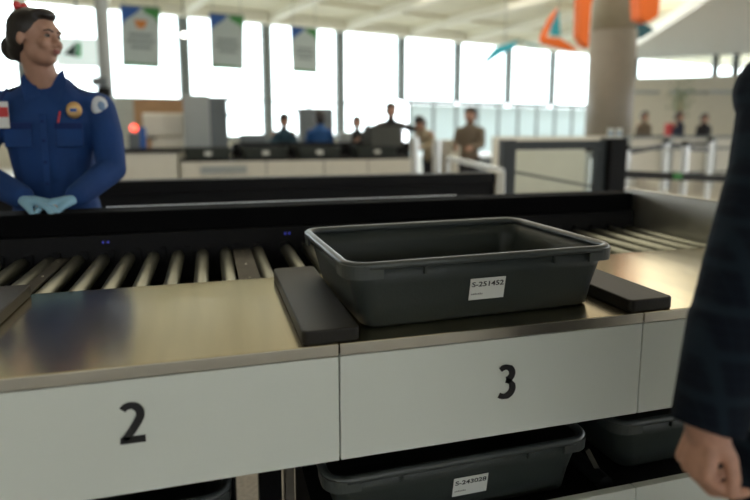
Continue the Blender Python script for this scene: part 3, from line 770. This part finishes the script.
tw = empty('scanner_tower', (px2(205, 7.7), 7.9, 0), 'tall grey equipment tower standing behind the far counter', 'machine')
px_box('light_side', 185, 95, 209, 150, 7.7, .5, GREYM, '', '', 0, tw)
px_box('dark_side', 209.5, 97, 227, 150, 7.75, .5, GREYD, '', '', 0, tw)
a_ = onY(229, 106, 7.7)
mb = MB(); 
for i in range(16):
    t0, t1 = 2*math.pi*i/16, 2*math.pi*(i+1)/16
    mb.cap((a_.x+.09*math.cos(t0), a_.y, a_.z+.13*math.sin(t0)), (a_.x+.09*math.cos(t1), a_.y, a_.z+.13*math.sin(t1)), .018, seg=8)
mb.build('ring_handle', GREYD, tw)
scn = empty('baggage_scanner', (px2(166, 8.2), 8.4, 0), 'ivory baggage scanner left of the grey tower', 'machine')
px_box('hood', 143, 113, 184, 137, 8.2, .9, IVORY, '', '', None, scn, .03)
px_box('base', 152, 137.5, 184, 150, 8.2, .9, IVORY, '', '', 0, scn)
px_box('shelf', 140, 137.2, 156, 139, 8.15, .8, GREYD, '', '', None, scn)
rb = empty('warning_lamp', (px2(134, 7.3), 7.3, 1.03), 'dark stalk with a glowing red lamp on the white cabinet', 'lamp')
px_box('stalk', 129, 133, 139, 148, 7.25, .1, GREYD, '', '', 1.031, rb)
a_ = onY(134, 128, 7.3); MB().ell(a_, (.05, .05, .05)).build('red_lens', mat('red_lens', (.8, .05, .03), .3, emit=(1, .08, .05), es=3), rb, smooth=True)
px_box('side_box', 140, 127, 145, 148, 7.3, .1, BLUEV, '', '', 1.031, rb)
px_box('timber_screen', 134, 99, 192, 116, 14, .2, WOOD, 'brown timber-faced screen wall seen behind the ivory scanner', 'wall panel', 0)
px_box('kiosk', 100, 97, 136, 140, 15, .8, mat('pale_grey_kiosk', (.5, .55, .53), .5), 'pale grey kiosk behind the timber screen, left of the scanner', 'kiosk', 0)
# display board behind the officer
db = empty('display_board', onY(78, 50, 12), 'hanging display board showing a green and dark picture, beside the head in the foreground', 'display')
px_box('screen', 56, 38, 97, 66, 12, .1, mat('pale_screen', (.55, .6, .6), .3, emit=(.75, .9, .85), es=.5), '', '', None, db)
A_, B_, C_2 = onY(64, 54, 11.99), onY(76, 42, 11.99), onY(76, 57, 11.99)
MB().prism([A_, B_, C_2], (0, -.02, 0)).build('dark_picture', mat('dark_green_print', (.02, .05, .04), .5), db)
MB().prism([onY(77, 43, 11.99), onY(81, 43, 11.99), onY(81, 57, 11.99), onY(77, 57, 11.99)], (0, -.02, 0)).build('green_band', mat('bright_green_print', (.03, .40, .12), .5), db)
a_ = onY(78, 38, 12.05); MB().tube((a_.x, 12.05, a_.z), (a_.x, 12.05, H), .02, seg=8).build('hanger', FRAME, db)
# grey pole left, dark cluster at its foot
a_ = onD(108, 100, 9.5); c2 = empty('equipment_pole', (a_.x, a_.y, 0), 'slim grey pole with a dark equipment housing, between the blue shoulder and the first banner', 'pole')
MB().tube((a_.x, a_.y, 0), (a_.x-.02, a_.y, H), .10, seg=20).build('pole', GREYM, c2)
a_ = onD(104, 85, 9.35)
MB().box((a_.x-.17, a_.y-.1, a_.z-.02), (a_.x+.06, a_.y+.1, a_.z+.12)).build('housing', GREYD, c2, bevel=.02)
MB().box((a_.x-.1, a_.y-.12, a_.z-.2), (a_.x+.1, a_.y+.05, a_.z-.04)).build('bracket', BLACKM, c2, bevel=.02)
for x_, y_ in ((99, 27), (184, 35)): 
    a_ = onD(x_, y_, 11); q = empty('pendant_lamp', a_, 'small glowing lamp hanging %s' % {99: 'above the hair bun side, left of the pole', 112: 'high beside the first banner', 184: 'between the first and second banners', 346: 'right of the third banner'}[x_], 'lamp', 'small hanging lamps')
    MB().ell(a_, (.05, .05, .05)).build('globe', mat('lamp_glow', (1, 1, 1), .3, emit=(1, .97, .9), es=6), q, smooth=True)
    MB().tube(a_+Vector((0, 0, .06)), (a_.x, a_.y, H), .008, seg=6).build('cord', GREYD, q)

# banners
def banner(x0, x1, y0, y1, D, label, orange=False):
    a_, b_ = onD(x0, y0, D), onD(x1, y1, D); Yb = (a_.y+b_.y)/2
    TL, TR, BR, BL = onY(x0, y0, Yb), onY(x1, y0+3, Yb), onY(x1, y1+2, Yb), onY(x0+2, y1, Yb)
    e_ = empty('hanging_banner', (TL+TR)/2, label, 'banner', 'banners hanging before the far windows')
    def P(u, v): return TL.lerp(TR, u).lerp(BL.lerp(BR, u), v)
    MB().prism([P(0, 0), P(1, 0), P(1, 1), P(0, 1)], (0, .01, 0)).build('cloth', BANNER, e_)
    f = -.006
    up = lambda u, v: P(u, v)+Vector((0, f, 0))
    MB().prism([up(0, .0), up(.55, .0), up(.42, .10), up(.12, .24), up(0, .36)], (0, .004, 0)).build('blue_corner', BLUEV, e_)
    MB().prism([up(.56, 0), up(1, 0), up(1, .30), up(.86, .17), up(.6, .09)], (0, .004, 0)).build('green_corner', GREEN, e_)
    MB().prism([up(0, .93), up(1, .95), up(1, 1), up(0, 1)], (0, .004, 0)).build('green_hem', GREEN, e_)
    tx = MB()
    for r_, (u0, u1) in enumerate(((.2, .8), (.14, .86), (.24, .78))):
        v = .44+r_*.10
        tx.prism([up(u0, v), up(u1, v), up(u1, v+.06), up(u0, v+.06)], (0, .004, 0))
    tx.build('blurred_lettering', mat('grey_print', (.27, .30, .31), .7), e_)
    if orange: MB().prism([up(.33, .22), up(.68, .22), up(.60, .36), up(.42, .36)], (0, .004, 0)).build('orange_emblem', mat('orange_print', (.62, .22, .05), .6), e_)
    c = P(.5, 0); MB().tube(P(.02, 0), P(.98, 0), .02, seg=8).tube(P(.1, 0), (P(.1, 0).x, Yb, H), .006, seg=6).tube(P(.9, 0), (P(.9, 0).x, Yb, H), .006, seg=6).build('hanging_rod', FRAME, e_)
banner(120, 160, 5, 66, 13, 'leftmost hanging banner with blue and green top and an orange emblem', True)
banner(209, 244, 13, 68, 14.5, 'middle of the three hanging banners, blue and green corners, grey lettering')
banner(290, 318, 26, 72, 17, 'smallest, rightmost of the three hanging banners before the windows')

# hanging kite-like sculptures
def kite(pts, D, m, name_='panel', parent=None, th=.12):
    P = [onD(x, y, D) for x, y in pts]
    return MB().prism(P, (0, th, 0)).build(name_, m, parent, bevel=.02)
k1 = empty('kite_sculpture', onD(560, 30, 15), 'orange and turquoise angular kite hanging left of the thick column', 'hanging sculpture')
kite([(559, 7), (556, 16), (545, 40), (541, 38), (550, 18)], 15, ORANGE, 'panel', k1)
kite([(541, 36), (560, 38), (580, 50), (572, 51), (542, 43)], 14.9, ORANGE, 'panel', k1)
kite([(559, 9), (561, 36), (552, 35), (553, 25)], 15.2, CYAN, 'turquoise_panel', k1)
a_ = onD(559, 8, 15); MB().tube(a_, (a_.x, a_.y, H-.01), .01, seg=6).build('wire', FRAME, k1)
k2 = empty('kite_sculpture', onD(500, 52, 17), 'turquoise wing-shaped sculpture hanging below the beams, left of the orange kite', 'hanging sculpture')
kite([(485, 60), (496, 47), (519, 40), (514, 48), (500, 55), (487, 64)], 17, CYAN, 'panel', k2)
kite([(519, 40), (538, 44), (546, 48), (530, 46)], 17.2, mat('pale_teal_cloth', (.3, .45, .45), .6), 'tail', k2)
a_ = onD(505, 45, 17); MB().tube(a_, (a_.x, a_.y, H-.01), .01, seg=6).build('wire', FRAME, k2)
k3 = empty('kite_sculpture', onD(585, 22, 12.5), 'tall orange panel hanging beside the left edge of the thick column', 'hanging sculpture')
kite([(580, -4), (594, -4), (592, 4), (589, 48), (583, 44), (579, 36)], 11.3, ORANGE, 'panel', k3, .2)
k4 = empty('kite_sculpture', onD(650, 8, 12.5), 'orange box-like kite hanging at the top edge right of the column', 'hanging sculpture')
kite([(640, -6), (661, -6), (659, 16), (650, 22), (641, 18)], 11.3, ORANGE, 'panel', k4, .3)
k5 = empty('kite_sculpture', onD(640, 28, 14.5), 'dark teal wing sculpture just right of the thick column', 'hanging sculpture')
kite([(628, 14), (640, 20), (656, 30), (643, 38), (633, 40)], 15.6, DTEAL, 'panel', k5, .2)
for kk, (x, y), D in ((k3, (586, -2), 11.3), (k4, (650, -4), 11.3), (k5, (640, 20), 15.6)):
    a_ = onD(x, y, D)
    if a_.z < H: MB().tube(a_, (a_.x, a_.y, H-.01), .01, seg=6).build('wire', FRAME, kk)

# --- people further back
def far_person(px_, D, ytop, label, top_m, sx=1., lean=0., yaw=0., hair=True, arms='down', hgt=None, bag=None, skin=SKIN):
    g = onD(px_, 128, D); Pz = zat(px_, ytop, g); k = Pz/1.72 if hgt is None else hgt/1.72
    bx, by = g.x, g.y
    e_ = empty('person', (bx, by, 0), label, 'person', rz=yaw)
    RZ = Matrix.Rotation(yaw, 3, 'Z'); dz = Pz-1.72*k
    def p(x, y, z):     # local metres for a 1.72 m figure; lean bends the upper body forward (-y)
        if z > 1.0: y = y-(z-1.0)*math.sin(lean); z = 1.0+(z-1.0)*math.cos(lean)
        v = RZ @ Vector((x*k, y*k, 0)); return Vector((bx+v.x, by+v.y, z*k))
    mb = MB(); hcx = p(0, -.02, 1.60)
    mb.ell(hcx, (.088*k, .100*k, .122*k)); mb.ell(p(0, -.055, 1.545), (.05*k, .05*k, .05*k)); mb.ell(p(0, -.115, 1.58), (.013*k, .018*k, .018*k))
    mb.chain([p(0, 0, 1.52), p(0, 0, 1.40)], [.05*k, .055*k]); mb.chain([p(0, 0, 1.35), p(0, 0, .95)], [.11*k, .12*k])
    ar = {'down': ((.2, .02, 1.15), (.2, -.08, .93)), 'fwd': ((.22, -.08, 1.14), (.14, -.34, 1.10)), 'wide': ((.42, -.08, 1.28), (.62, -.20, 1.14))}[arms]
    for s_ in (1, -1):
        mb.chain([p(s_*.17, 0, 1.38), p(s_*ar[0][0], ar[0][1], ar[0][2]), p(s_*ar[1][0], ar[1][1], ar[1][2])], [.045*k, .038*k, .03*k])
        h0 = p(s_*ar[1][0], ar[1][1], ar[1][2]); dv = (h0-p(s_*ar[0][0], ar[0][1], ar[0][2])).normalized()
        hand(mb, h0, dv, RZ @ Vector((-s_, 0, -.2)), RZ @ Vector((0, -1, .3)), .95*k)
        mb.chain([p(s_*.09, 0, .92), p(s_*.09, 0, .50), p(s_*.09, .02, .07)], [.08*k, .055*k, .04*k]); mb.cap(p(s_*.09, .02, .045), p(s_*.1, -.13, .04), .04*k, .035*k)
    mb.build('body', skin, e_, voxel=.012, sm=1)
    mb = MB()
    mb.chain([p(0, 0, 1.35), p(0, 0, 1.15), p(0, 0, .92)], [.12*k*sx, .125*k*sx, .135*k*sx]); mb.cap(p(-.10, 0, 1.36), p(.10, 0, 1.36), .075*k); mb.cap(p(0, .01, 1.40), p(0, .01, 1.46), .07*k)
    for s_ in (1, -1):
        mb.chain([p(s_*.15*sx, 0, 1.35), p(s_*ar[0][0], ar[0][1], ar[0][2]), p(s_*ar[1][0], ar[1][1], ar[1][2])], [.066*k*sx, .056*k, .045*k])
    mb.build('jacket', top_m, e_, voxel=.02, sm=2)
    mb = MB()
    for s_ in (1, -1): mb.chain([p(s_*.08, 0, .90), p(s_*.09, 0, .50), p(s_*.09, .02, .12)], [.10*k, .075*k, .06*k])
    mb.build('trousers', TROUSER, e_, voxel=.02, sm=1)
    MB().ell(p(0, .005, 1.655), (.100*k, .115*k, .095*k)).ell(p(0, .045, 1.60), (.098*k, .085*k, .11*k)).build('hair', HAIR if hair else GREYM, e_, voxel=.015, sm=1)
    if bag:
        MB().box(p(-.16, .12, .98), p(.16, .12, .98)+Vector((0, .18, .45*k))).build('backpack', bag, e_, bevel=.05, bseg=3)
    return e_
TEALC = mat('dark_teal_cloth', (.02, .06, .09), .8); TAN = mat('tan_coat_cloth', (.40, .34, .24), .85); BRN = mat('brown_coat_cloth', (.14, .11, .08), .85)
COAT = mat('black_coat_cloth', (.012, .012, .014), .85); SHB = mat('blue_cloth', (.01, .07, .22), .8)
far_person(283, 9.3, 121, 'person in a dark teal top leaning over the far counter, left of the blue shirt', TEALC, arms='fwd', lean=R(18), hgt=1.55)
far_person(320, 9.2, 111, 'person in a blue shirt seen from behind at the far counter', SHB, sx=1.1, yaw=R(180), skin=SKIN, arms='fwd')
far_person(357, 10, 120, 'person in a dark top standing between the blue shirt and the tray stack', COAT, hgt=1.5)
far_person(391, 9.9, 107, 'person in a black coat with arms spread behind the stacked trays', COAT, arms='wide', hgt=1.72)
far_person(431, 9.8, 120, 'person in a tan coat bending down right of the stacked trays', TAN, lean=R(32), arms='fwd', yaw=R(-60), hgt=1.58)
far_person(470, 8.6, 108, 'person in a brown coat with a black backpack near the gate', BRN, yaw=R(-40), arms='fwd', sx=1.15, bag=COAT)
far_person(644, 15.5, 112, 'person with long dark hair by the right queue, nearest the column', BRN)
far_person(679, 15.5, 112, 'person in a navy jacket with a red bag, middle of the right queue', mat('navy_cloth', (.012, .018, .04), .8), bag=mat('red_bag', (.4, .03, .03), .7), yaw=R(20))
far_person(704, 15.5, 114, 'person in a black jacket at the right end of the queue', COAT, sx=1.1)

# metal posts, glass and low barrier near the far counter
for x, y0, D, lab in ((415, 137, 7.4, 'left of the tan coat'), (437, 140, 6.8, 'right, in front of the tan coat')):
    a_ = onD(x, 128, D); tag(MB().tube((a_.x, a_.y, 0), (a_.x, a_.y, zat(x, y0, a_)), .05, seg=16).build('barrier_post', POST), 'short shiny metal post by the far counter end, '+lab, 'post')
bg_ = empty('luggage_bench', onY(470, 150, 7.6)*1, 'beige bench unit under the person with the backpack', 'bench')
bg_.location.z = 0
px_box('seat_box', 452, 140, 474, 158, 7.6, .5, IVORY, '', '', .4, bg_)
px_box('base', 455, 158, 492, 170, 7.7, .5, GREYD, '', '', 0, bg_)
hr_ = empty('metal_handrail', onD(465, 165, 5.5), 'pale sloping metal handrail ending at the rail end cap', 'handrail'); hr_.location.z = 0
A_, B_ = onY(448, 158, 4.2), onY(502, 171, 2.9)
MB().bar(A_, B_, .04, .04).build('rail', POST, hr_)
MB().tube((A_.x, A_.y, 0), A_, .025, seg=12).build('post', POST, hr_); MB().tube((B_.x, B_.y, 0), B_, .025, seg=12).build('post', POST, hr_)
px_box('low_wall', 494, 136, 640, 166, 9.5, .15, IVORY, 'low ivory partition wall seen through the glass gate', 'partition', 0)
for x0, x1, lab in ((626, 664, 'nearest the column'), (668, 708, 'in the middle of the right queue'), (711, 752, 'furthest right')):
    o_ = px_box('low_partition', x0, 138, x1, 158, 9.3, .1, IVORY, 'waist-high ivory barrier panel, '+lab, 'partition', .35)
    A_, B_ = onY(x0, 138, 9.3), onY(x1, 138, 9.3)
    MB().box((A_.x, 9.27, A_.z), (B_.x, 9.42, A_.z+.05)).build('top_rail', GREYD, o_)
    MB().box((A_.x, 9.27, .30), (B_.x, 9.29, .349)).build('bottom_rail', GREYD, o_)
    MB().box((A_.x, 9.27, A_.z-.25), (B_.x, 9.295, A_.z-.20)).build('middle_rail', GREYD, o_)
    for q in (A_.x+.03, B_.x-.03): MB().box((q-.03, 9.2, 0), (q+.03, 9.26, A_.z+.05)).build('post', GREYM, o_)
# queue stanchions
def stanchion(x, D, ytop, label):
    a_ = onD(x, 128, D); z = zat(x, ytop, a_)
    e_ = empty('queue_stanchion', (a_.x, a_.y, 0), label, 'stanchion', 'queue stanchions')
    MB().tube((a_.x, a_.y, .02), (a_.x, a_.y, z), .038, seg=16).build('post', POST, e_)
    MB().tube((a_.x, a_.y, 0), (a_.x, a_.y, .02), .17, seg=20).build('base', BLACKM, e_)
    MB().tube((a_.x, a_.y, z), (a_.x, a_.y, z+.05), .042, seg=16).build('belt_head', BLACKM, e_)
    return Vector((a_.x, a_.y, z-.03))
st = [stanchion(628, 6.2, 150, 'silver queue stanchion right behind the gate post'), stanchion(667, 7.5, 143, 'silver queue stanchion, second right of the gate'),
      stanchion(687, 6.4, 146, 'silver queue stanchion, brightest and third right of the gate'), stanchion(712, 8.5, 141, 'silver queue stanchion close to the dark sleeve'),
      stanchion(590, 7.0, 152, 'silver queue stanchion seen through the glass gate')]
def belt(A, B, label, wd_=.05, tagm=None):
    e_ = MB().bar(A, B, .004, wd_).build('queue_belt', BELT); return tag(e_, label, 'belt', 'queue belts')
belt(st[0], st[1], 'black belt strung between the first two stanchions right of the gate')
belt(st[1]+Vector((0, .03, 0)), st[3], 'black belt running from the second stanchion towards the sleeve')
belt(st[2]+Vector((0, .05, 0)), st[3]+Vector((.06, .06, -.1)), 'black belt dipping from the brightest stanchion towards the sleeve')
belt(st[4], st[0]+Vector((-.05, 0, -.18)), 'black belt seen through the glass gate')
A_ = Vector((3.384, 3.4, onY(624, 174, 3.4).z)); B_ = onY(752, 180, 3.6)
b_ = belt(A_, B_, 'wide black belt with a green buckle stretched from the gate post', .07)
a_ = onY(677, 176, 3.46); M_ = MB().box((a_.x-.05, a_.y-.012, a_.z-.035), (a_.x+.05, a_.y-.004, a_.z+.03)).build('green_buckle', GREEN, b_)
tag(MB().tube((B_.x, B_.y, 0), B_+Vector((0, 0, .05)), .035, seg=16).build('queue_post', POST), 'metal queue post hidden beyond the sleeve, holding the wide belt', 'post')
# wall signs and plant on the right wall
for x, lab in ((640, 'left'), (690, 'middle'), (730, 'right')):
    c0 = onD(x, 92, 22.5); 
    tag(MB().box((c0.x-.9, c0.y-.03, c0.z-.06), (c0.x+.9, c0.y+.03, c0.z+.06)).build('wall_shelf', GREYM), 'thin grey strip on the beige right wall, '+lab+' one', 'wall strip')
pc = onD(681, 100, 18); plt = empty('potted_tree', (pc.x, pc.y, 0), 'small green tree standing behind the middle queue person', 'plant')
random.seed(3); mb = MB()
for i in range(160):
    v = Vector((random.gauss(0, .16), random.gauss(0, .16), random.gauss(0, .3))); c = Vector((pc.x, pc.y, pc.z))+v
    q = Euler((random.random()*3, random.random()*3, random.random()*3)).to_matrix()
    mb.prism([c+q @ Vector(t) for t in ((-.08, 0, 0), (0, .02, 0), (.08, 0, 0), (0, -.02, 0))], q @ Vector((0, 0, .003)))
mb.build('foliage', mat('leaf_green', (.10, .16, .06), .6), plt)
MB().tube((pc.x, pc.y, .3), (pc.x, pc.y, pc.z), .03, seg=8).build('trunk', WOOD, plt); MB().tube((pc.x, pc.y, 0), (pc.x, pc.y, .4), .16, .22, seg=16).build('pot', GREYM, plt)
